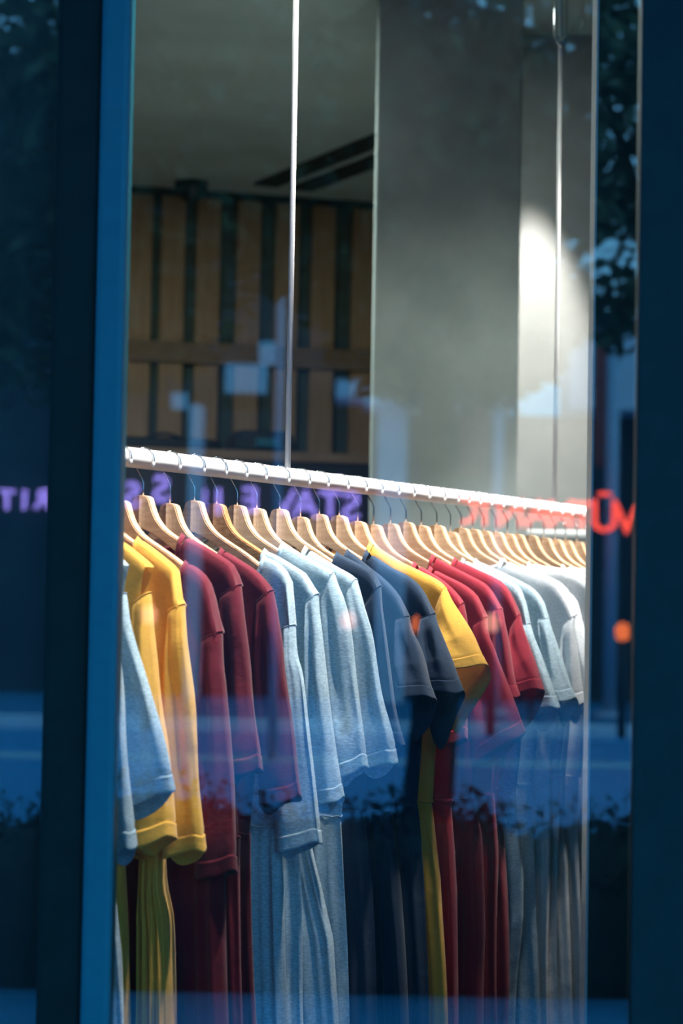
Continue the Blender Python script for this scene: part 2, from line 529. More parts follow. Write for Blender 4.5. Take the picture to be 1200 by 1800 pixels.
# ------------------------------------------------------------------ dresses
# picture measurements: N neck end, sh shoulder ridge, S sleeve seam outer, I seam inner, out sleeve outer edge, Ho/Hi hem outer/inner, sk skirt right edge
D = {
 0: dict(N=(120, 950), sh=[(160, 985)], S=(190, 1040), I=(165, 1060), out=[(203, 1085), (218, 1200), (228, 1350)], Ho=(243, 1490), Hi=(188, 1512), sk=[(196, 1560), (205, 1680), (211, 1800)]),
 1: dict(N=(150, 955), sh=[(185, 985), (205, 1008)], S=(218, 1045), I=(190, 1070), out=[(243, 1140), (290, 1287)], Ho=(312, 1388), Hi=(205, 1438), sk=[(200, 1560), (208, 1680), (211, 1800)]),
 2: dict(N=(196, 962), sh=[(220, 975), (238, 990), (250, 1010)], S=(262, 1044), I=(232, 1062), out=[(268, 1075), (274, 1140), (283, 1257), (300, 1393)], Ho=(307, 1472), Hi=(238, 1494), sk=[(219.6, 1521), (224, 1633), (226, 1800)], c=0.034),
 3: dict(N=(247, 969), sh=[(272, 980), (288, 1000), (303, 1015), (312, 1042)], S=(321, 1064), I=(294, 1074), out=[(327, 1098), (335, 1160), (343, 1240), (353, 1390)], Ho=(365, 1495), Hi=(291, 1509), sk=[(284, 1560), (294.6, 1617), (298, 1733), (298, 1800)], skl=[(250, 1490), (254, 1560), (254, 1640), (251, 1800)]),
 4: dict(N=(331, 996), sh=[(345, 1002), (363, 1019), (373, 1042), (382, 1085)], S=(388, 1112), I=(352, 1125), out=[(393, 1157), (400, 1223), (410, 1357), (413, 1440)], Ho=(418, 1533), Hi=(345, 1545), sk=[(397, 1500), (399, 1546), (400, 1800)], c=0.022),
 5: dict(N=(325, 948), sh=[(360, 965), (405, 993), (415, 1008)], S=(421, 1030), I=(384, 1050), out=[(431, 1073), (438, 1140), (447, 1240), (458, 1325)], Ho=(460, 1355), Hi=(395, 1366), sk=[(420, 1500), (425, 1640), (428, 1800)]),
 6: dict(N=(394, 973), sh=[(417, 986), (445, 1004), (460, 1018)], S=(477, 1040), I=(450, 1060), out=[(490, 1078), (499, 1130), (505, 1190), (513, 1257), (526, 1380)], Ho=(530, 1402), Hi=(455, 1420), sk=[(438, 1480), (444, 1640), (451, 1800)]),
 7: dict(N=(470, 986), sh=[(488, 993), (504, 1010), (512, 1030), (514, 1070)], S=(515, 1100), I=(497, 1104), out=[(523, 1150), (533, 1190), (547, 1307), (560, 1423)], Ho=(567, 1481), Hi=(487, 1500), sk=[(497, 1500), (499, 1562), (497, 1800)]),
 8: dict(N=(470, 974), sh=[(487, 981), (510, 995), (536, 1012), (547, 1030)], S=(557, 1046), I=(536, 1060), out=[(560, 1060), (568, 1107), (572, 1150), (580, 1220), (590, 1310), (602, 1385)], Ho=(606, 1404), Hi=(555, 1422), sk=[(521, 1450), (525, 1504), (532, 1640), (535, 1800)]),
 9: dict(N=(501, 962), sh=[(525, 975), (560, 994)], S=(585, 1008), I=(562, 1062), out=[(594, 1025), (607, 1053), (616, 1090), (620, 1127), (627, 1200), (640, 1293)], Ho=(647, 1350), Hi=(590, 1371), sk=[(543, 1450), (548, 1490), (584, 1650), (590, 1800)]),
 10: dict(N=(541, 969), sh=[(565, 984), (590, 999), (612, 1011)], S=(624, 1020), I=(606, 1050), out=[(637, 1050), (652, 1098), (659, 1130), (673, 1220), (692, 1290)], Ho=(701, 1340), Hi=(635, 1360), sk=[(599, 1408), (603, 1567), (613, 1800)]),
 11: dict(N=(597, 979), sh=[(635, 997), (655, 1010)], S=(667, 1032), I=(640, 1065), out=[(672, 1060), (682, 1130), (696, 1236), (708, 1290)], Ho=(713, 1308), Hi=(650, 1318), sk=[(640, 1410), (652, 1560), (660, 1800)]),
 12: dict(N=(615, 975), sh=[(645, 998), (675, 1022), (700, 1050)], S=(716, 1085), I=(694, 1090), out=[(727, 1112), (741, 1146), (755, 1197)], Ho=(766.5, 1228), Hi=(708, 1236), sk=[(690, 1410), (702, 1545), (712, 1800)], tilt=0.06, c=0.034),
 13: dict(N=(648, 976), sh=[(687, 1001), (718, 1017), (740, 1037), (752, 1060)], S=(762, 1081), I=(738, 1088), out=[(773, 1102), (789, 1144), (799, 1172)], Ho=(816, 1219), Hi=(742, 1232), sk=[(732, 1412), (738, 1500), (748, 1640), (756, 1735), (757, 1800)], tilt=0.07, c=0.036),
 14: dict(N=(655, 961), sh=[(690, 984), (727, 1002), (767, 1022)], S=(781, 1034), I=(763, 1078), out=[(802, 1066), (827, 1107), (843, 1140)], Ho=(861, 1174), Hi=(775, 1192), sk=[(760, 1412), (766, 1460), (775, 1542), (780, 1687), (782, 1800)], tilt=0.085, c=0.040, wl=(762, 1300)),
 15: dict(N=(732, 996), sh=[(760, 1012), (783, 1028), (802, 1046)], S=(813, 1062), I=(795, 1080), out=[(823, 1100), (826, 1180), (822, 1250)], Ho=(822, 1300), Hi=(778, 1312), sk=[(795, 1412), (801, 1493), (803, 1571), (799, 1735), (799, 1800)]),
 16: dict(N=(760, 1004), sh=[(785, 1016), (813, 1030), (835, 1047), (848, 1070)], S=(854, 1086), I=(830, 1100), out=[(860, 1112), (872, 1141), (895, 1205), (910, 1245)], Ho=(925, 1289), Hi=(833, 1348), sk=[(832, 1412), (842, 1469), (852, 1638), (852, 1800)], c=0.02),
 17: dict(N=(764, 983), sh=[(790, 997), (818, 1011), (854, 1031), (870, 1053)], S=(880, 1072), I=(866, 1074), out=[(887, 1085), (895, 1122), (902, 1169), (909, 1205)], Ho=(916, 1226), Hi=(872, 1214), sk=[(865, 1412), (872, 1500), (876, 1800)]),
 18: dict(N=(803, 988), sh=[(840, 1005), (876, 1023), (891, 1037), (902, 1056)], S=(912, 1082), I=(895, 1110), out=[(925, 1117), (944, 1170)], Ho=(957, 1213), Hi=(898, 1232), sk=[(879, 1412), (884, 1469), (891, 1735), (891, 1800)], tilt=0.05, c=0.034),
 19: dict(N=(817, 989), sh=[(860, 1008), (904, 1029), (920, 1050), (925, 1080)], S=(929, 1098), I=(916, 1100), out=[(943, 1130), (958, 1170)], Ho=(985, 1244), Hi=(930, 1256), sk=[(907, 1416), (915, 1542), (915, 1614), (907, 1720), (906, 1800)], tilt=0.03, c=0.03),
 20: dict(N=(840, 990), sh=[(890, 1013), (935, 1037), (955, 1062)], S=(962, 1088), I=(943, 1090), out=[(979, 1131), (991, 1170), (1003, 1205)], Ho=(1015, 1231), Hi=(974, 1238), sk=[(936, 1414), (944, 1542), (944, 1800)], tilt=0.04, c=0.034),
 21: dict(N=(885, 989), sh=[(930, 1008), (973, 1025), (996, 1055)], S=(1008, 1085), I=(987, 1103), out=[(1012, 1110), (1018, 1160), (1024, 1215)], Ho=(1029, 1237), Hi=(992, 1246), sk=[(963, 1412), (965, 1542), (965, 1800)], tilt=0.03, c=0.032),
}
ZW = uz(760, 1412, ORG[14])[1]      # waist seam height below the rail
print('waist', ZW)
TEMPL = {}


def local(i, d):
    org = ORG[i]
    g = lambda p, w=0.0: uz(p[0], p[1], org, w)
    L = dict(N=g(d['N']), sh=[g(p, 0.004) for p in d['sh']], S=g(d['S']), I=g(d['I'], -0.01), out=[g(p) for p in d['out']],
             Ho=g(d['Ho']), Hi=g(d['Hi'], -0.01), sk=[g(p) for p in d['sk']], skl=[g(p) for p in d.get('skl', [])], tilt=d.get('tilt', 0.012), c=d.get('c', 0.019))
    return L


for i in D: TEMPL[i] = local(i, D[i])


def generic(i):
    """far right dresses, mostly behind one another: same cut, own hang"""
    q = random.Random(100 + i)
    a, b = TEMPL[20], TEMPL[21]
    t = q.random()
    dz = HZ[i] - (HZ[20] * (1 - t) + HZ[21] * t)
    mix = lambda p, r: (p[0] * (1 - t) + r[0] * t + q.uniform(-.004, .004), p[1] * (1 - t) + r[1] * t + dz)
    L = dict(N=(0.075 + q.uniform(0, 0.045), 0), S=mix(a['S'], b['S']), I=mix(a['I'], b['I']), Ho=mix(a['Ho'], b['Ho']), Hi=mix(a['Hi'], b['Hi']),
             sh=[mix(p, r) for p, r in zip(a['sh'], b['sh'])], sk=[mix(p, r) for p, r in zip(a['sk'], b['sk'])], tilt=0.03, c=0.03)
    L['out'] = [((L['S'][0] * (1 - k) + L['Ho'][0] * k) + 0.004, L['S'][1] * (1 - k) + L['Ho'][1] * k) for k in (0.3, 0.6)]
    L['N'] = (L['N'][0], HZ[i] + interp(HTOP, L['N'][0]) + 0.004)
    L['sh'] = [p for p in L['sh'] if p[0] > L['N'][0] + 0.01]
    return L


for i in range(len(STEMS)):
    if i not in TEMPL: TEMPL[i] = generic(i)


def wob(x, y, z, s):
    return noise.noise(Vector((x, y, z)) * s)


def top_fn(L, zh):
    pts = [L['N']] + L['sh'] + [L['S']]
    sm = [tuple(p) for p in cr([(p[0], p[1], 0) for p in pts], 40)]
    pl = sorted([(p[0], p[1]) for p in sm])
    uS = L['S'][0]

    def f(u):
        z = interp(pl, u)
        if u < HTOP[-1][0] - 0.004: z = max(z, zh + interp(HTOP, u) + 0.003)
        return z
    return f


def make_dress(i):
    L = TEMPL[i]
    q = random.Random(50 + i)
    ph = q.uniform(0, 100)
    zh = HZ[i]
    mat = MT[COLOR[i]]
    cw = {'lblue': 'pale blue', 'pale': 'pale grey', 'yellow': 'mustard yellow'}.get(COLOR[i], COLOR[i])
    root = empty('t_shirt_dress', ORG[i], -ALPHA, 'half-sleeved ' + WHO[i], 'dress', 'jersey dresses on the white rail')
    uN = min(max(L['N'][0], 0.045), 0.14)
    uS = L['S'][0]
    top = top_fn(L, zh)
    zN = top(uN)
    zW = ZW + (HZ[i] - HZ[14]) * 0.5
    uW = max(interp([(-p[1], p[0]) for p in L['sk']], -zW), 0.05)
    hw = HT + 0.0035
    bmax = q.uniform(0.016, 0.021)
    NC, NR = 46, 30
    # ---- bodice
    bm = bmesh.new()

    def edge_u(v):   # side of the body from shoulder to waist
        a = min(uS, L['I'][0] + 0.012)
        if v < 0.12: return uS + (a - uS) * (v / 0.12) ** 0.7
        k = (v - 0.12) / 0.88
        return a + (uW - a) * k ** 1.3
    grid = {}
    for side in (-1, 1):
        for c in range(NC + 1):
            xi = -1 + 2 * c / NC
            au = abs(xi) * uS
            if au >= uN:
                tz = top(au)
            else:
                dep = 0.075 if side < 0 else 0.022
                tz = zN - dep * math.sqrt(max(1 - (au / uN) ** 2, 0))
            for r in range(NR + 1):
                v = r / NR
                z = tz + (zW - tz) * v
                eu = edge_u(v)
                hl_ = min(HALF * HSC[i] + 0.005, uS)
                kz = min(max((z - (zh - 0.215)) / 0.05, 0), 1)
                if eu < hl_: eu += (hl_ - eu) * kz * kz * (3 - 2 * kz)
                u = xi * eu
                e = 1 - (1 - math.sqrt(max(1 - abs(xi) ** 6, 0))) * min(max(v * 3 - 0.9, 0), 1)
                t = min(v * 5, 1) * (1 - abs(xi) ** 4 * max(0, 1 - v * 1.5))
                b = (hw * (1 - t) + bmax * t) * e
                b *= 1 - 0.55 * min(max((abs(xi) - 0.66) / 0.3, 0), 1) * min(max((v - 0.03) / 0.10, 0), 1)
                fold = (0.007 * math.sin(u * 46 + ph + 2.2 * v) + 0.005 * math.sin(u * 95 - ph * 2 + 4 * v)) * min(v * 2.2, 1) * e * (1 - abs(xi) ** 6)
                fold += 0.006 * wob(u, side * 3 + ph, z, 9) * min(v * 4, 1) * e * (1 - 0.7 * abs(xi) ** 6)
                grid[side, c, r] = bm.verts.new((u, side * b + fold, z))
            if au >= uN:
                tk = max(0, (abs(xi) - 0.955) / 0.045)
                grid[side, c, -1] = bm.verts.new((xi * (uS - .002 * tk), side * hw * 0.72, tz + 0.0032 - 0.004 * tk))
                grid[side, c, -2] = bm.verts.new((xi * (uS - .002 * tk), 0, tz + 0.0046 - 0.005 * tk))
        for c in range(NC):
            for r in range(-2, NR):
                k = [(side, c, r), (side, c + 1, r), (side, c + 1, r + 1), (side, c, r + 1)]
                if all(a in grid for a in k):
                    try: bm.faces.new([grid[a] for a in k])
                    except ValueError: pass
    build('bodice', bm, mat, root, smooth=True, doubles=0.0004)
    # ---- collar: ribbed band round the neck opening
    bm = bmesh.new()
    loop = []
    for s in range(64):
        a = 2 * math.pi * s / 64
        u = uN * math.cos(a)
        sn = math.sin(a)
        side = -1 if sn >= 0 else 1
        dep = 0.075 if side < 0 else 0.022
        z = zN - dep * abs(sn)
        w = side * (hw + 0.0012 + 0.002 * abs(sn)) * min(abs(sn) * 9, 1)
        lift = 0.0052 * (1 - min(abs(sn) * 9, 1))
        loop.append((u, w, z + lift, a, side))
    rings = []
    for (u, w, z, a, side) in loop:
        du, dz = -math.cos(a) * 0.55, 0.85 * abs(math.sin(a)) + 0.45
        if abs(math.sin(a)) < 0.12: du, dz = -math.cos(a) * 0.75, 0.62
        l = math.hypot(du, dz)
        du, dz = du / l * 0.008, dz / l * 0.008
        rib = 0.0006 * (1 if len(rings) % 2 else -1)
        sd = side * 1.0
        rings.append([bm.verts.new(p) for p in ((u - du * .15, w + sd * (0.0010 + rib * .6), z - dz * .15), (u + du, w * 0.96 + sd * (0.0008 + rib * .6), z + dz), (u + du, w * 0.9 - sd * 0.0010, z + dz + 0.0005), (u - du * .15, w - sd * 0.0008, z - dz * .15))])
    for a, b in zip(rings, rings[1:] + rings[:1]):
        for k in range(4):
            bm.faces.new((a[k], b[k], b[(k + 1) % 4], a[(k + 1) % 4]))
    build('collar', bm, mat, root, smooth=True)
    # ---- sleeves
    K, SG = 34, 64
    FOLDS = [(q.uniform(-.7, -.2), q.uniform(.3, .9), q.uniform(.006, .011), q.uniform(.24, .38)), (q.uniform(-.3, .3), q.uniform(-.4, .2), q.uniform(.002, .005), q.uniform(.2, .32))]
    for sgn in (1, -1):
        O = cr([(L['S'][0] + 0.0015, L['S'][1] + 0.003, 0)] + [(*p, 0) for p in L['out']] + [(*L['Ho'], 0)], K + 1)
        I = cr([(*L['I'], 0), ((L['I'][0] + L['Hi'][0]) / 2 - 0.004, (L['I'][1] + L['Hi'][1]) / 2, 0), (*L['Hi'], 0)], K + 1)
        length = sum((b - a).length for a, b in zip(O, O[1:]))
        khem = 1 - 0.024 / length

        def ring(k, off, tag_):
            kk = k * K
            i0 = min(int(kk), K - 1)
            o_ = O[i0].lerp(O[i0 + 1], kk - i0)
            i_ = I[i0].lerp(I[i0 + 1], kk - i0)
            mid = (o_ + i_) / 2
            half = (o_ - i_) / 2
            hl = half.length
            hd = half / max(hl, 1e-6)
            cth = 0.0128 + 0.0026 * min(k / 0.03, 1) + (max(L['c'], 0.0165) - 0.0154) * min(k * 1.7, 1) ** 1.2
            out = []
            for s in range(SG):
                a = 2 * math.pi * s / SG
                ca, sa = math.cos(a), math.sin(a)
                px_ = math.copysign(abs(ca) ** 0.6, ca)
                py_ = math.copysign(abs(sa) ** 0.85, sa)
                p = mid + hd * (hl * px_ + off * ca)
                flat = 1.0 - 0.32 * px_       # fuller towards the inner edge, thin outer fold
                w = py_ * (cth * flat + off)
                amp = min(k * 2.5, 1) * (1 - 0.35 * k)
                w += 0.006 * math.sin(px_ * 3.3 + ph + k * 2.2) * amp * abs(py_) ** 0.5
                w += 0.007 * wob(p.x * 1.4 + ph, p.y * 0.6, sa * 0.12 + ph, 13) * amp
                w -= 0.0075 * min(k * 6, 1) * (1 - 0.4 * k)
                if sa < 0:      # soft diagonal folds falling from the seam on the side facing the shop window
                    for c0, c1, dp, wd_ in FOLDS:
                        w += dp * math.exp(-((px_ - c0 - c1 * k) / wd_) ** 2) * math.sin(math.pi * min(k * 1.15 + 0.03, 1)) * min(abs(sa) * 3, 1)
                ti = L['tilt'] * (k ** 2.2) * max(w / max(cth, 1e-4), -0.15) * (0.9 - 0.6 * px_)
                wav = 0.003 * math.sin(a * 3 + ph) * k ** 4
                out.append((sgn * p.x, w, p.y - ti + wav))
            return out
        bm = bmesh.new()
        rows = []
        ks = [-0.012, 0.0, 0.006, 0.014, 0.024] + [khem * r / 32 for r in range(1, 33)] + [khem + (1 - khem) * 0.5, 0.995]
        for n_, k in enumerate(ks):
            if k < 0:
                rr = [(x, w * 0.86, z + 0.0015) for x, w, z in ring(0.0, -0.0015, 0)]
            else:
                off = -0.0012 if k > khem - 1e-6 else 0.0
                rr = ring(k, off, 0)
            rows.append([bm.verts.new(p) for p in rr])
        for a, b in zip(rows, rows[1:]):
            for s in range(SG): bm.faces.new((a[s], a[(s + 1) % SG], b[(s + 1) % SG], b[s]))
        sl = build('sleeve', bm, mat, root, smooth=True)
        bm = bmesh.new()
        loop = [Vector(p) for p in ring(0.002, 0.0006, 0)]
        add_tube(bm, loop + [loop[0]], 0.0008, 6, cap=False)
        build('armhole_seam', bm, mat, sl, smooth=True)
        # turned-up hem, a folded band of its own
        bm = bmesh.new()
        rows = []
        for k, off in ((khem - 0.004, -0.0006), (khem - 0.001, 0.0007), (khem + (1 - khem) * .12, 0.0004), (khem + (1 - khem) * .5, 0.0005), (khem + (1 - khem) * .85, 0.0008), (0.999, 0.0007), (1.0, -0.0003), (0.998, -0.0018), (khem + (1 - khem) * .3, -0.0022)):
            rows.append([bm.verts.new(p) for p in ring(min(k, 1), off, 1)])
        for a, b in zip(rows, rows[1:]):
            for s in range(SG): bm.faces.new((a[s], a[(s + 1) % SG], b[(s + 1) % SG], b[s]))
        build('sleeve_hem', bm, mat, sl, smooth=True)
    # ---- skirt, gathered at the waist
    bm = bmesh.new()
    ZB = 0.36 - RZ
    NRr, NS = 40, 150
    sk = [(-p[1], p[0]) for p in L['sk']]
    rows = []
    m1, m2 = q.randint(5, 7), q.randint(9, 13)
    for r in range(NRr + 1):
        t = r / NRr
        z = zW + 0.006 + (ZB - zW) * t ** 1.15
        U = max(interp(sk, -z), 0.045) if t > 0.02 else uW * 0.99
        if z < L['sk'][-1][1]: U = L['sk'][-1][0] + (L['sk'][-1][1] - z) * 0.06
        B = bmax * 0.9 + (0.024 - bmax * 0.9) * min(t * 4, 1)
        row = []
        for s in range(NS):
            a = 2 * math.pi * s / NS
            ca, sa = math.cos(a), math.sin(a)
            px_ = math.copysign(abs(ca) ** 0.8, ca)
            py_ = math.copysign(abs(sa) ** 0.7, sa)
            g = min(t * 6, 1)
            f1 = math.sin(px_ * m1 * 2.3 + ph + sa)
            f2 = math.sin(px_ * m2 * 2.6 + ph * 1.7 - t * 2.0)
            w = py_ * B + (0.0085 * f1 + 0.0065 * (1 - abs(f2)) * 1.6 - 0.004) * g * abs(py_) ** 0.6 * (1 if sa > 0 else -1)
            w += 0.0022 * math.sin(px_ * 60 + ph) * max(0, 1 - t * 6) * abs(py_)
            u = px_ * U * (1 + 0.02 * math.sin(t * 7 + ph))
            if L.get('skl'):        # bunched to the near side
                ul = interp([(-p[1], p[0]) for p in L['skl']], -z)
                ul += (-U - ul) * max(0, 1 - t * 25)
                u = (U + ul) / 2 + px_ * (U - ul) / 2
            if t > 0.02: w *= min(1, 0.032 / max(abs(w), 1e-5)) if abs(w) > 0.032 else 1
            row.append(bm.verts.new((u, w, z)))
        rows.append(row)
    for a, b in zip(rows, rows[1:]):
        for s in range(NS): bm.faces.new((a[s], a[(s + 1) % NS], b[(s + 1) % NS], b[s]))
    build('skirt', bm, mat, root, smooth=True)
    # ---- waist seam: a thin corded ridge
    bm = bmesh.new()
    pts = []
    for s in range(61):
        a = 2 * math.pi * s / 60
        ca, sa = math.cos(a), math.sin(a)
        pts.append((math.copysign(abs(ca) ** 0.8, ca) * uW, math.copysign(abs(sa) ** 0.7, sa) * (bmax * 0.95 + 0.002), zW + 0.003 + 0.0012 * math.sin(a * 17 + ph)))
    add_tube(bm, pts, 0.0013, 8, cap=False)
    build('waist_seam', bm, mat, root, smooth=True)


for i in range(len(STEMS)):
    print('SU', i, round(TEMPL[i]['S'][0], 3), round(TEMPL[i]['S'][1], 3), 'N', round(TEMPL[i]['N'][0], 3), 'top-hang', round(TEMPL[i]['S'][1] - HZ[i], 3), 'Ho', [round(v, 3) for v in TEMPL[i]['Ho']])
    make_dress(i)

# ------------------------------------------------------------------ shop front (facade plane at Y = GY, seen square on)
GY = 2.70
xl = on_y(213, 900, GY).x         # left edge of the big pane
xr = on_y(1116, 900, GY).x        # right edge of the big pane
xb = on_y(163, 900, GY).x
xd = on_y(84, 900, GY).x


def struct(o):
    o['kind'] = 'structure'
    return o


struct(box('window_1', (xl - 0.01, xr + 0.01, GY - 0.004, GY + 0.004, 0.12, 3.02), MT['glass']))
struct(box('window_2', (-3.0, xd + 0.01, GY - 0.004, GY + 0.004, 0.12, 3.02), MT['glass']))
# mullion: blue painted frame beside the pane, darker rounded section towards the left pane
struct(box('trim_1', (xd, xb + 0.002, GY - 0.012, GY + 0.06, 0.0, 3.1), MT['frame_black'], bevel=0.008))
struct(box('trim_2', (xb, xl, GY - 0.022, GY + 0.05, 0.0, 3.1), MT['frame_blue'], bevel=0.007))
struct(box('trim_3', (xr, xr + 0.40, GY - 0.012, GY + 0.03, 0.0, 3.1), MT['frame_dark'], bevel=0.003))
struct(box('trim_4', (-3.0, 3.0, GY - 0.05, GY + 0.05, 0.0, 0.12), MT['frame_dark']))
struct(box('trim_5', (-3.0, 3.0, GY - 0.05, GY + 0.05, 3.02, 3.12), MT['frame_dark']))
struct(box('wall_front', (-6.0, 5.5, GY - 0.12, GY + 0.12, 3.12, 7.5), MT['frame_dark']))
struct(box('wall_front_right', (xr + 0.40, 5.5, GY - 0.12, GY + 0.12, 0.0, 3.12), MT['frame_dark']))
struct(box('wall_front_left', (-6.0, -3.0, GY - 0.12, GY + 0.12, 0.0, 3.12), MT['frame_dark']))
struct(box('sky_shade_slab', (-6.0, 5.5, GY - 1.3, GY - 0.12, 3.16, 3.34), MT['frame_dark']))  # unseen slab added above the glass to keep steep skylight off the dresses

# dark partition just inside the glass on the right, with a white edge strip
pe = on_y(1038.5, 900, 3.0).x
part = empty('partition_panel', ((pe + 1.0) / 2, 3.03, 0), 0, 'tall black partition with a white edge, inside the glass at the right end of rail', 'partition')
px0 = part.location.x
box('panel_board', (pe + 0.003 - px0, 0.85 - px0, -0.03, 0.03, 0, 3.28), MT['black'], part)
tag(box('edge_strip', (pe - px0, pe + 0.003 - px0, -0.03, 0.03, 0, 3.28), MT['plaster'], part), 'white edge strip')
# black backing board behind the left pane
bk = box('display_backing', (-3.0, xl - 0.012, GY + 0.065, GY + 0.09, 0, 3.1), MT['black'])
tag(bk, 'black backing board behind the dark left pane', 'board')

# ------------------------------------------------------------------ room
WA = R(15)   # the back wall is set at an angle to the shop front
bw0 = on_y(440, 345, 9.0)
wd = Vector((math.cos(WA), math.sin(WA), 0))
wn = Vector((-math.sin(WA), math.cos(WA), 0))


def W(a, b, z):     # along the wall, behind the wall face, height
    p = Vector((bw0.x, bw0.y, 0)) + wd * a + wn * b
    return (p.x, p.y, z)


CEIL = bw0.z
print('ceiling', CEIL)
struct(box('floor', (-6, 6.5, GY, 13, -0.1, 0.0), MT['floor']))
struct(box('ceiling', (-6, 6.5, GY + 0.12, 13, CEIL, CEIL + 0.2), MT['ceiling']))
struct(box('wall_back', (-8, 8, 0.0, 0.2, 0, CEIL), MT['backwall'], f=W))
struct(box('wall_left', (-6.2, -6, GY - 0.1, 13, 0, 7), MT['backwall']))
struct(box('wall_right', (5.5, 5.7, GY - 0.1, 13, 0, 7), MT['backwall']))


def wall_a(x, y=600):      # wall coordinate under picture column x
    d = ray(x, y)
    s = (Vector((bw0.x, bw0.y, EYE.z)) - EYE).dot(wn) / d.dot(wn)
    p = EYE + d * s
    return (p - Vector((bw0.x, bw0.y, 0))).dot(wd), p.z


cxs = [-345, -280, -215, -150, -85, -20, 45, 110, 175, 240, 298, 360, 431, 498, 562, 633, 700]
for k, cx in enumerate(cxs):
    a, _ = wall_a(cx)
    s = struct(box('wall_slat', (a - 0.053, a + 0.053, -0.045, 0.0, 0.0, CEIL - 0.03), MT['slat'], f=W, bevel=0.004))
a0, zb = wall_a(440, 628)
struct(box('trim_6', (wall_a(-380)[0], wall_a(720)[0], -0.075, -0.046, zb - 0.045, zb + 0.045), MT['dkwood'], f=W))
struct(box('trim_7', (wall_a(-380)[0], wall_a(720)[0], -0.06, 0.0, CEIL - 0.03, CEIL), MT['slot'], f=W))

# air slot in the ceiling
q0 = on_z(497, 327, CEIL)
q1 = on_z(700, 247, CEIL)
dv = (q1 - q0).normalized()
sv = Vector((-dv.y, dv.x, 0))
vent = empty('ceiling_vent', (q0.x, q0.y, CEIL), 0, 'long dark twin-slot air vent set in the grey ceiling', 'vent')
for off in (-0.085, 0.085):
    bm = bmesh.new()
    ln = (q1 - q0).length + 0.4
    vs = [dv * a + sv * (off + b) + Vector((0, 0, c)) for c in (-0.012, 0.0) for a, b in ((0, -0.055), (ln, -0.055), (ln, 0.055), (0, 0.055))]
    vv = [bm.verts.new(p) for p in vs]
    for f in ((0, 1, 2, 3), (4, 5, 6, 7), (0, 1, 5, 4), (1, 2, 6, 5), (2, 3, 7, 6), (3, 0, 4, 7)): bm.faces.new([vv[j] for j in f])
    build('slot', bm, MT['slot'], vent)
# dome camera where wall meets ceiling
dc = on_y(336, 338, 8.7)
bm = bmesh.new()
add_tube(bm, [(0, 0, 0), (0, 0, -0.03), (0, 0, -0.045), (0, 0, -0.07), (0, 0, -0.085), (0, 0, -0.09)], [0.07, 0.07, 0.062, 0.05, 0.03, 0.005], 24)
dm = build('dome_camera', bm, MT['cab'], None, smooth=True)
dm.location = (dc.x, dc.y, CEIL)
tag(dm, 'small black dome camera on the ceiling above the wood slats', 'camera')

# concrete column
cl = on_y(657, 500, 5.75)
crx = on_y(913, 500, 5.75)
struct(box('wall_column', (cl.x, crx.x, 5.75, 6.0, 0, CEIL), MT['concrete'], bevel=0.006))
# white wall beyond the column
wl_ = on_y(900, 500, 6.3)
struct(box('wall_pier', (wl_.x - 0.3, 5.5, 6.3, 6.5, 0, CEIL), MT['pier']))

# counter along the slats
c0, _ = wall_a(150, 820)
c1, zt = wall_a(655, 815)
cab = empty('back_counter', W((c0 + c1) / 2, -0.35, 0), WA, 'tall black storage counter with a brown top along the slatted wall', 'counter')
hw_ = (c1 - c0) / 2
box('counter_body', (-hw_, hw_, -0.2, 0.2, 0, zt - 0.04), MT['cab'], cab, bevel=0.005)
box('counter_top', (-hw_ - 0.02, hw_ + 0.02, -0.22, 0.22, zt - 0.04, zt), MT['cabtop'], cab, bevel=0.004)
b0, _ = wall_a(372, 790); b1, zb2 = wall_a(478, 772)
bx = empty('label_printer', W((b0 + b1) / 2, -0.35, zt), WA, 'squat black machine with a blue-grey display standing on the back counter', 'machine')
hb = (b1 - b0) / 2
bm = bmesh.new()
h_ = zb2 - zt
v = add_box(bm, -hb, hb, -0.14, 0.14, 0, h_)
for k in (4, 5, 6, 7): v[k].co.x *= 0.86; v[k].co.y *= 0.85
bmesh.ops.bevel(bm, geom=list(bm.edges), offset=0.015, segments=3, affect='EDGES')
build('printer_case', bm, MT['cab'], bx)
box('display', (-hb * 0.35, hb * 0.35, -0.15, -0.136, h_ * 0.25, h_ * 0.62), MT['screen'], bx)
b0, _ = wall_a(165, 790); b1, zb2 = wall_a(360, 782)
bg = empty('holdall_bag', W((b0 + b1) / 2, -0.35, zt), WA, 'low soft black bag lying on the counter left of the machine', 'bag')
hb = (b1 - b0) / 2
bm = bmesh.new()
add_tube(bm, [(-hb + 2 * hb * k / 14, 0, (zb2 - zt) * (0.5)) for k in range(15)], [(zb2 - zt) * 0.5 * min(1, 0.35 + 1.2 * math.sin(math.pi * min(max(k / 14, 0.02), 0.98)) ** 0.5) for k in range(15)], 20)
build('bag_body', bm, MT['cab'], bg, smooth=True)
tube('bag_handle', [(-hb * .3 + hb * .6 * k / 10, 0.0, (zb2 - zt) * (0.93 + 0.35 * math.sin(math.pi * k / 10))) for k in range(11)], 0.008, MT['cab'], bg)

# second rail deeper in the shop
s0 = on_y(926, 940, 5.68)
s1 = s0 + Vector((1.5, 0.02, 0))
r2 = empty('background_rail', s0, 0, 'short white rail deeper in the shop, seen behind the last hangers', 'clothes rail')
tube('rail_tube', [(0, 0, 0), tuple(s1 - s0)], 0.0165, MT['rail'], r2, 24)
for k in (0.42, 0.95):
    e = (s1 - s0) * k
    tube('suspension_rod', [(e.x, e.y, 0), (e.x, e.y, CEIL - s0.z)], 0.005, MT['rod'], r2)

# ------------------------------------------------------------------ the street behind the photographer (seen mirrored in the pane)
def V(x, y, dist):       # street point whose mirror image appears at picture point (x, y), dist metres ahead
    p = on_y(x, y, dist)
    return Vector((p.x, 2 * GY - p.y, p.z))


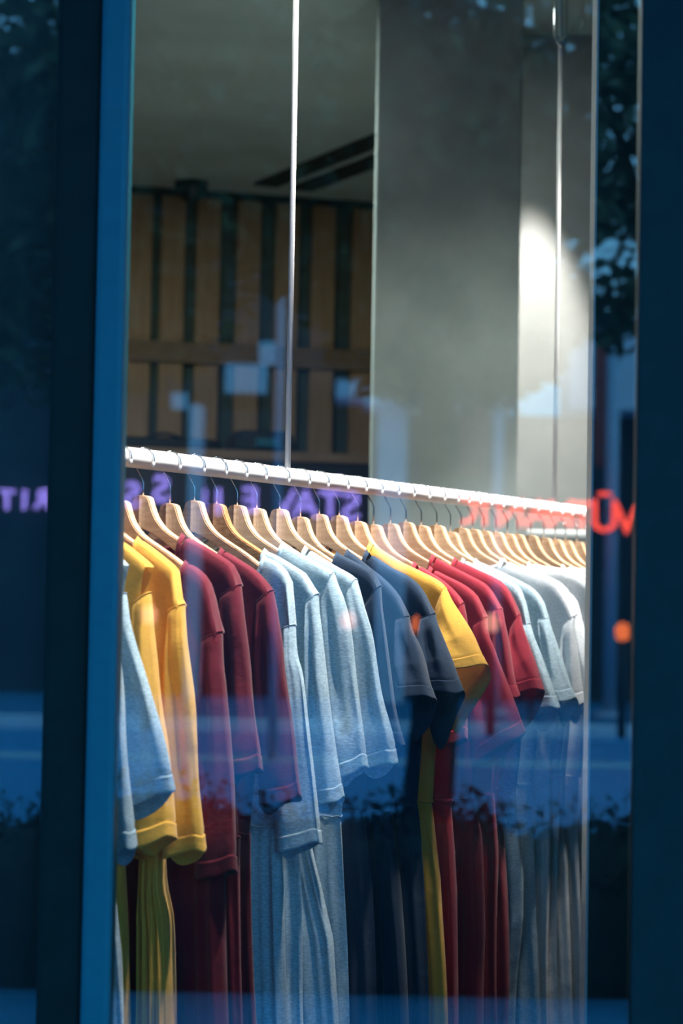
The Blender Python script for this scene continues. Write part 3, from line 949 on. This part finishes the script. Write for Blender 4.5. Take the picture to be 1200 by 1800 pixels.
def SY(dist): return 2 * GY - dist


KERB = 7.9
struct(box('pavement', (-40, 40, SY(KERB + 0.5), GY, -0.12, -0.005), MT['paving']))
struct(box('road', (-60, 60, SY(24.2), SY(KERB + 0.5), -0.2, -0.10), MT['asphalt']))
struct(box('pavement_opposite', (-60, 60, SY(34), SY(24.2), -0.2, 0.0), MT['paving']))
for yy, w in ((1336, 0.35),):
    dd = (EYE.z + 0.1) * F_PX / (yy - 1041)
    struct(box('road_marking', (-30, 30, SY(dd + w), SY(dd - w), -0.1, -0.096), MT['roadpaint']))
struct(box('kerb', (-60, 60, SY(24.3), SY(23.9), -0.15, 0.03), MT['fascia']))


def leaf_quad(bm, c, size, q):
    d = Vector((q.gauss(0, 1), q.gauss(0, 1), q.gauss(0, 0.7))).normalized()
    e = d.cross(Vector((q.gauss(0, 1), q.gauss(0, 1), q.gauss(0, 1)))).normalized()
    n = d.cross(e)
    s = size * q.uniform(0.6, 1.3)
    p = [c - d * s, c - d * 0.1 * s + e * 0.45 * s + n * 0.12 * s, c + d * s, c - d * 0.1 * s - e * 0.45 * s + n * 0.12 * s]
    v = [bm.verts.new(x) for x in p]
    bm.faces.new((v[0], v[1], v[2]))
    bm.faces.new((v[0], v[2], v[3]))


# clipped hedge along the kerb
q = random.Random(5)
hd = empty('hedge', (0, SY(KERB + 0.35), 0), 0, 'long dark hedge along the kerb, mirrored low in the pane', 'hedge')
bm = bmesh.new()
N_ = 120
rows = []
for k in range(N_ + 1):
    x = -5 + 10 * k / N_
    h = 0.63 + 0.13 * wob(x, 1.7, 0, 1.9) + 0.05 * wob(x, 8.7, 0, 6)
    rows.append([bm.verts.new(p) for p in ((x, 0.3, 0), (x, 0.33, h * .5), (x, 0.22, h * .9), (x, 0, h), (x, -0.22, h * .9), (x, -0.33, h * .5), (x, -0.3, 0))])
for a, b in zip(rows, rows[1:]):
    for k in range(6): bm.faces.new((a[k], b[k], b[k + 1], a[k + 1]))
build('hedge_core', bm, MT['hedge'], hd, smooth=True)
bm = bmesh.new()
for k in range(20000):
    x = q.uniform(-5, 5)
    h = 0.63 + 0.13 * wob(x, 1.7, 0, 1.9) + 0.05 * wob(x, 8.7, 0, 6)
    a = q.uniform(-0.2, math.pi + 0.2)
    leaf_quad(bm, Vector((x, 0.30 * math.cos(a), max(0.04, h * (0.45 + 0.58 * math.sin(a)) + q.uniform(-.02, .12) * (q.random() < .5)))), 0.022, q)
o = build('foliage', bm, MT['hedge'], hd, recalc=False)


def tree(px, dist, height, crowns, nleaf, label, seed, lean=0.0):
    q = random.Random(seed)
    base = V(px, 1041, dist); base.z = -0.05
    root = empty('street_tree', base, 0, label, 'tree', 'street trees across the window')
    bm = bmesh.new()
    tp = [Vector((lean * k / 6 + 0.06 * math.sin(k + seed), 0.05 * math.cos(k * 1.3 + seed), height * k / 6)) for k in range(7)]
    add_tube(bm, tp, [0.17 - 0.018 * k for k in range(7)], 12)
    build('trunk', bm, MT['bark'], root, smooth=True)
    bl = bmesh.new()
    tot = sum(r for *_, r in crowns)
    for (cx, cy, cd, rad) in crowns:
        c = V(cx, cy, cd) - base
        st = tp[3].lerp(tp[6], q.random())
        bmb = bmesh.new()
        mid = st.lerp(c, 0.5) + Vector((0, 0, 0.25))
        add_tube(bmb, cr([tuple(st), tuple(mid), tuple(c), tuple(c + (c - mid) * 0.35)], 10), [0.07 - 0.006 * k for k in range(10)], 8)
        build('branch', bmb, MT['bark'], root, smooth=True)
        for k in range(int(nleaf * rad / tot)):
            d = Vector((q.gauss(0, 1), q.gauss(0, 1), q.gauss(0, 1))).normalized() * rad * q.random() ** 0.45
            d.z *= 0.72
            leaf_quad(bl, c + d, 0.085, q)
    build('foliage', bl, MT['leaf'], root, recalc=False)
    return root


tree(150, 12.5, 5.2, [(60, 150, 12, 1.0), (200, 60, 12.5, 1.1), (320, 190, 12, 1.0), (120, 420, 12.5, 0.9), (330, 390, 12.5, .85), (450, 60, 13, 1.0), (20, 560, 12.5, .8), (470, 300, 12.6, .8), (250, 560, 12.5, .6)], 9500,
     'dense street tree whose dark crown is mirrored at upper left', 11)
tree(760, 13.0, 5.0, [(640, 150, 13, 1.1), (760, 260, 13, 1.1), (880, 120, 13, 1.0), (600, 420, 13, .7), (720, 470, 13, .85), (850, 420, 13, .9), (930, 300, 13, .6), (780, 600, 13, .7), (870, 590, 13, .55), (560, 20, 13, .9), (700, 590, 13, .5), (800, 520, 13, .6), (890, 640, 13, .3)], 12500,
     'spreading street tree whose crown is mirrored over the concrete column', 12)
tree(1180, 14.0, 5.2, [(1010, 40, 14, .8), (1090, 130, 14, .6), (1200, 380, 14, .6), (1000, 330, 14, .4), (1085, 545, 14, .4), (1250, 150, 14, 1.0), (1050, 360, 14, .3), (960, 540, 14, .35)], 2500,
     'thin street tree mirrored at upper right with sky showing through', 13)

# opposite building: low arcade with pale fascia
BD = 30.0
bl_ = empty('arcade_building', (0, SY(BD), 0), 0, 'low dark arcade building with a pale fascia across the street', 'building')
def bxz(x0, x1, y0, y1, D_):
    a, b = V(x0, y1, D_), V(x1, y0, D_)
    return a.x, b.x, a.z, b.z
f0 = V(600, 712, BD - 1.2).z
f1 = V(600, 655, BD - 1.2).z
box('building_wall', (-30, 30, -8, 0, 0, f0), MT['facade'], bl_)
f2 = V(600, 120, BD).z
box('upper_storey', (-30, V(715, 690, BD).x, -8, -0.2, f0, f2), MT['facade'], bl_)
for wx0, wx1, wy0, wy1 in ((585, 612, 372, 425), (560, 580, 455, 520), (395, 470, 640, 690), (300, 330, 690, 735), (590, 622, 600, 625), (700, 730, 395, 420), (455, 485, 600, 640)):
    xa, xb_, za, zb_ = bxz(wx0, wx1, wy0, wy1, BD)
    fr = box('window', (xa - .08, xb_ + .08, -0.22, -0.05, za - .08, zb_ + .08), MT['facade'], bl_)
    box('pane', (xa, xb_, -0.06, -0.03, za, zb_), MT['fascia'], fr)  # invented windows: pale panels standing in for bright sky patches in the reflection
box('fascia', (V(640, 690, BD - 1.2).x, V(905, 690, BD - 1.2).x, 0, 1.2, f0, f1), MT['fascia'], bl_)
box('fascia', (V(1000, 690, BD - 1.2).x, 30, 0, 1.2, f0, f1 + 0.9), MT['fascia'], bl_)
for x0, x1 in ((664, 716), (330, 352)):
    box('pier', (V(x0, 800, BD - 1.0).x, V(x1, 800, BD - 1.0).x, 0.05, 0.9, 0, f0), MT['fascia'], bl_)
box('fascia', (V(590, 690, BD - 1.2).x, V(640, 690, BD - 1.2).x, 0, 1.2, f0 + .1, f1 - .1), MT['fascia'], bl_)


def neon(name, letters, D_, size_px, mat, label, frame=False):
    root = empty(name, V(letters[0][1], letters[0][2], D_), 0, label, 'sign')
    for ch, x, y, hpx in letters:
        cu = bpy.data.curves.new('letter', 'FONT')
        cu.body = ch
        cu.align_x = 'CENTER'
        cu.align_y = 'CENTER'
        cu.size = hpx / F_PX * D_ / 0.70
        cu.offset = cu.size * 0.012
        cu.extrude = 0.03
        ob = bpy.data.objects.new('tmp', cu)
        COL.objects.link(ob)
        bpy.context.view_layer.update()
        me = bpy.data.meshes.new_from_object(ob.evaluated_get(bpy.context.evaluated_depsgraph_get()))
        bpy.data.objects.remove(ob)
        me.name = 'letter'
        me.materials.clear()
        o = link('letter', me, mat, root)
        o.rotation_euler = (R(90), 0, R(180))
        o.location = V(x, y, D_) - root.location
    if frame:
        a, b = V(letters[0][1], letters[0][2], D_), V(letters[-1][1], letters[-1][2], D_)
        lo, hi = min(a.x, b.x) - .1 - root.location.x, max(a.x, b.x) + .1 - root.location.x
        for dz in (-0.12, 0.12):
            tube('sign_bar', [(lo, -0.06, dz), (hi, -0.06, dz)], 0.012, MT['facade'], root, 8)
        for x in (lo, (lo + hi) / 2, hi):
            tube('sign_post', [(x, -0.08, -root.location.z), (x, -0.08, 0.15)], 0.022, MT['facade'], root, 10)
    return root


ND = BD - 0.1
neon('violet_neon_sign', [('S', 617, 893, 50), ('T', 580, 889, 48), ('A', 536, 888, 48), ('V', 500, 886, 46), ('E', 440, 881, 44), ('I', 384, 884, 46), ('P', 350, 884, 44), ('S', 283, 862, 46), ('S', 232, 872, 44),
                          ('R', 75, 879, 34), ('I', 43, 880, 34), ('T', 12, 880, 34)], ND, 50, MT['neon_violet'], 'violet neon lettering across the street, mirrored behind the hanger hooks')
neon('red_neon_sign', [('V', 1101, 916, 50), ('Ū', 1062, 911, 52), ('T', 1022, 908, 48), ('M', 985, 906, 48), ('A', 945, 905, 48), ('N', 896, 904, 48), ('T', 852, 902, 48), ('O', 813, 900, 48), ('X', 776, 898, 46)], 25.0, 50, MT['neon_red'],
     'red neon lettering across the street, mirrored over the far hangers', True)
for x0, x1, y0, y1, lab in ((806, 858, 685, 838, 'red hanging banner mirrored on the concrete column'), (1042, 1074, 592, 822, 'tall narrow red banner mirrored on the dark partition')):
    xa, xb, za, zb_ = bxz(x0, x1, y0, y1, BD - 1.6)
    bn = empty('hanging_banner', ((xa + xb) / 2, SY(BD - 1.6), 0), 0, lab, 'banner')
    hwid = abs(xb - xa) / 2
    bm = bmesh.new()
    g = [[bm.verts.new((-hwid + 2 * hwid * a / 8, 0.015 * math.sin(a * 1.1 + b * .4), za + (zb_ - za) * b / 12)) for a in range(9)] for b in range(13)]
    for b in range(12):
        for a in range(8): bm.faces.new((g[b][a], g[b][a + 1], g[b + 1][a + 1], g[b + 1][a]))
    o = build('cloth', bm, MT['banner'], bn, smooth=True)
    md = o.modifiers.new('thickness', 'SOLIDIFY'); md.thickness = 0.006
    tube('banner_rod', [(-hwid - .05, 0, zb_), (hwid + .05, 0, zb_)], 0.02, MT['pole'], bn)
    tube('bracket', [(0, 0, zb_), (0, -0.5, zb_ + .1)], 0.018, MT['pole'], bn)

for px, py, top_y, lab in ((1070, 1268, 560, 'tall pale street pole mirrored on the dark partition'), (868, 1266, 720, 'pale street pole mirrored over the red sleeves')):
    dd = 26.2
    b = V(px, py, dd); b.z = 0
    t = V(px, top_y, dd).z
    pr = empty('street_pole', b, 0, lab, 'pole')
    tube('shaft', [(0, 0, 0.04), (0, 0, t)], 0.085 if px > 1000 else 0.07, MT['pole'], pr, 20)
    bm = bmesh.new(); add_tube(bm, [(0, 0, 0), (0, 0, 0.05), (0, 0, 0.1)], [0.24, 0.22, 0.12], 24)
    build('foot', bm, MT['pole'], pr, smooth=True)
# slender lamp post
b = V(484, 1041, 20); b.z = -0.1
pr = empty('lamp_post', b, 0, 'slender pale lamp post across the road, mirrored left of the rod', 'lamp post')
tube('shaft', [(0, 0, 0), (0, 0, 7.6)], [0.045, 0.035], MT['pole'], pr, 16)
tube('lamp_arm', [(0, 0, 7.5), (0.2, 0, 7.75), (0.7, 0, 7.85)], 0.035, MT['pole'], pr)
box('lamp_head', (0.55, 1.05, -0.09, 0.09, 7.80, 7.88), MT['pole'], pr, bevel=0.02)

for n_, (px, py, mt, lab) in enumerate(((262, 1080, 'lamp_pink', 'pink bollard light mirrored on the yellow sleeve'), (612, 1090, 'lamp_pink', 'pink bollard light mirrored on the pale blue sleeve'),
                                     (738, 1097, 'lamp_orange', 'orange bollard light mirrored on the navy sleeve'), (864, 1094, 'lamp_pink', 'pink bollard light mirrored on the red sleeve'),
                                     (1094, 1110, 'lamp_orange', 'orange bollard light mirrored on the dark partition'))):
    p = V(px, py, 22.5)
    br = empty('bollard_light', (p.x, p.y, 0), 0, lab, 'bollard light')
    tube('post', [(0, 0, 0), (0, 0, p.z - 0.08)], 0.05, MT['facade'], br)
    bm = bmesh.new()
    add_tube(bm, [(0, 0, p.z - 0.10), (0, 0, p.z - 0.05), (0, 0, p.z + 0.03), (0, 0, p.z + 0.085), (0, 0, p.z + 0.10)], [0.05, 0.08, 0.085, 0.05, 0.01], 16)
    build('lamp_globe', bm, MT[mt], br, smooth=True)

# ------------------------------------------------------------------ light
w = bpy.data.worlds.new('world')
scn.world = w
w.use_nodes = True
nt = w.node_tree
bgn = nt.nodes['Background']
tc = nt.nodes.new('ShaderNodeTexCoord')
sx = nt.nodes.new('ShaderNodeSeparateXYZ')
mr = nt.nodes.new('ShaderNodeMapRange')
mr.inputs['From Min'].default_value = -0.9
mr.inputs['From Max'].default_value = 0.95
rp = nt.nodes.new('ShaderNodeValToRGB')
rp.color_ramp.elements[0].color = (0.07, 0.33, 0.66, 1)
rp.color_ramp.elements[1].color = (0.30, 0.98, 1.62, 1)
nt.links.new(tc.outputs['Generated'], sx.inputs[0])
nt.links.new(sx.outputs['X'], mr.inputs['Value'])
nt.links.new(mr.outputs[0], rp.inputs['Fac'])
nt.links.new(rp.outputs['Color'], bgn.inputs['Color'])
bgn.inputs['Strength'].default_value = 3.0


def spot(name, loc, target, power, angle, blend, size, col=(1.0, 0.86, 0.74)):
    d = bpy.data.lights.new(name, 'SPOT')
    d.energy = power
    d.spot_size = R(angle)
    d.spot_blend = blend
    d.shadow_soft_size = size
    d.color = col
    o = bpy.data.objects.new(name, d)
    COL.objects.link(o)
    o.location = loc
    o.rotation_euler = (Vector(target) - Vector(loc)).to_track_quat('-Z', 'Y').to_euler()
    return o


for k in range(8):
    p = RA + rdir * (-0.25 + 0.36 * k)
    src = p + ndir * 0.66 + rdir * 0.10 + Vector((0, 0, CEIL - RZ - 0.12))
    if src.y < GY + 0.15: src.y = GY + 0.15
    spot('track_spot', src, p - ndir * 0.06 + Vector((0, 0, 0.05)), 285 + 20 * k, 40, 0.6, 0.04, (1.0, 0.91, 0.85))
# added spot for the concrete column, standing in for spill from the rail spots
cp = on_y(800, 800, 5.75)
spot('column_spot', (1.0, GY + 0.3, CEIL - 0.12), tuple(cp), 300, 26, 0.5, 0.25, (0.95, 0.95, 0.88))
spot('track_spot', (0.26, GY + 0.2, CEIL - 0.16), (-0.10, 3.74, 2.25), 130, 50, 0.7, 0.05, (1.0, 0.93, 0.88))  # extra spot added only to brighten the suspension rod
# wall washer for the white pier
pw = on_y(936, 900, 6.3)
lw_ = on_y(932, 500, 6.05)
spot('wall_washer', (lw_.x, 6.06, CEIL - 0.04), tuple(pw), 300, 32, 0.75, 0.02, (1, .9, .82))
# unseen fill light added behind the column to brighten the ceiling
d = bpy.data.lights.new('ceiling_fill', 'AREA')
d.energy = 7; d.size = 0.5; d.color = (0.95, 1.0, 0.92)
o = bpy.data.objects.new('ceiling_fill', d)
COL.objects.link(o)
o.location = (0.28, 6.6, 0.9)
o.rotation_euler = (math.pi, 0, 0)
for x, y, e in ((-1.0, 5.8, 75),):
    d = bpy.data.lights.new('ceiling_downlight', 'AREA')
    d.energy = e; d.size = 0.6; d.color = (0.92, 1, .93)
    o = bpy.data.objects.new('ceiling_downlight', d)
    COL.objects.link(o)
    o.location = (x, y, CEIL - 0.05)

# ------------------------------------------------------------------ view
vs = scn.view_settings
vs.view_transform = 'Standard'
vs.look = 'None'
vs.gamma = 1.0
vs.exposure = 0.0
vs.use_curve_mapping = False
try:
    scn.cycles.use_denoising = True
    scn.cycles.max_bounces = 8
    scn.cycles.transparent_max_bounces = 12
    scn.cycles.caustics_reflective = False
    scn.cycles.caustics_refractive = False
    scn.cycles.sample_clamp_indirect = 6
except Exception:
    pass
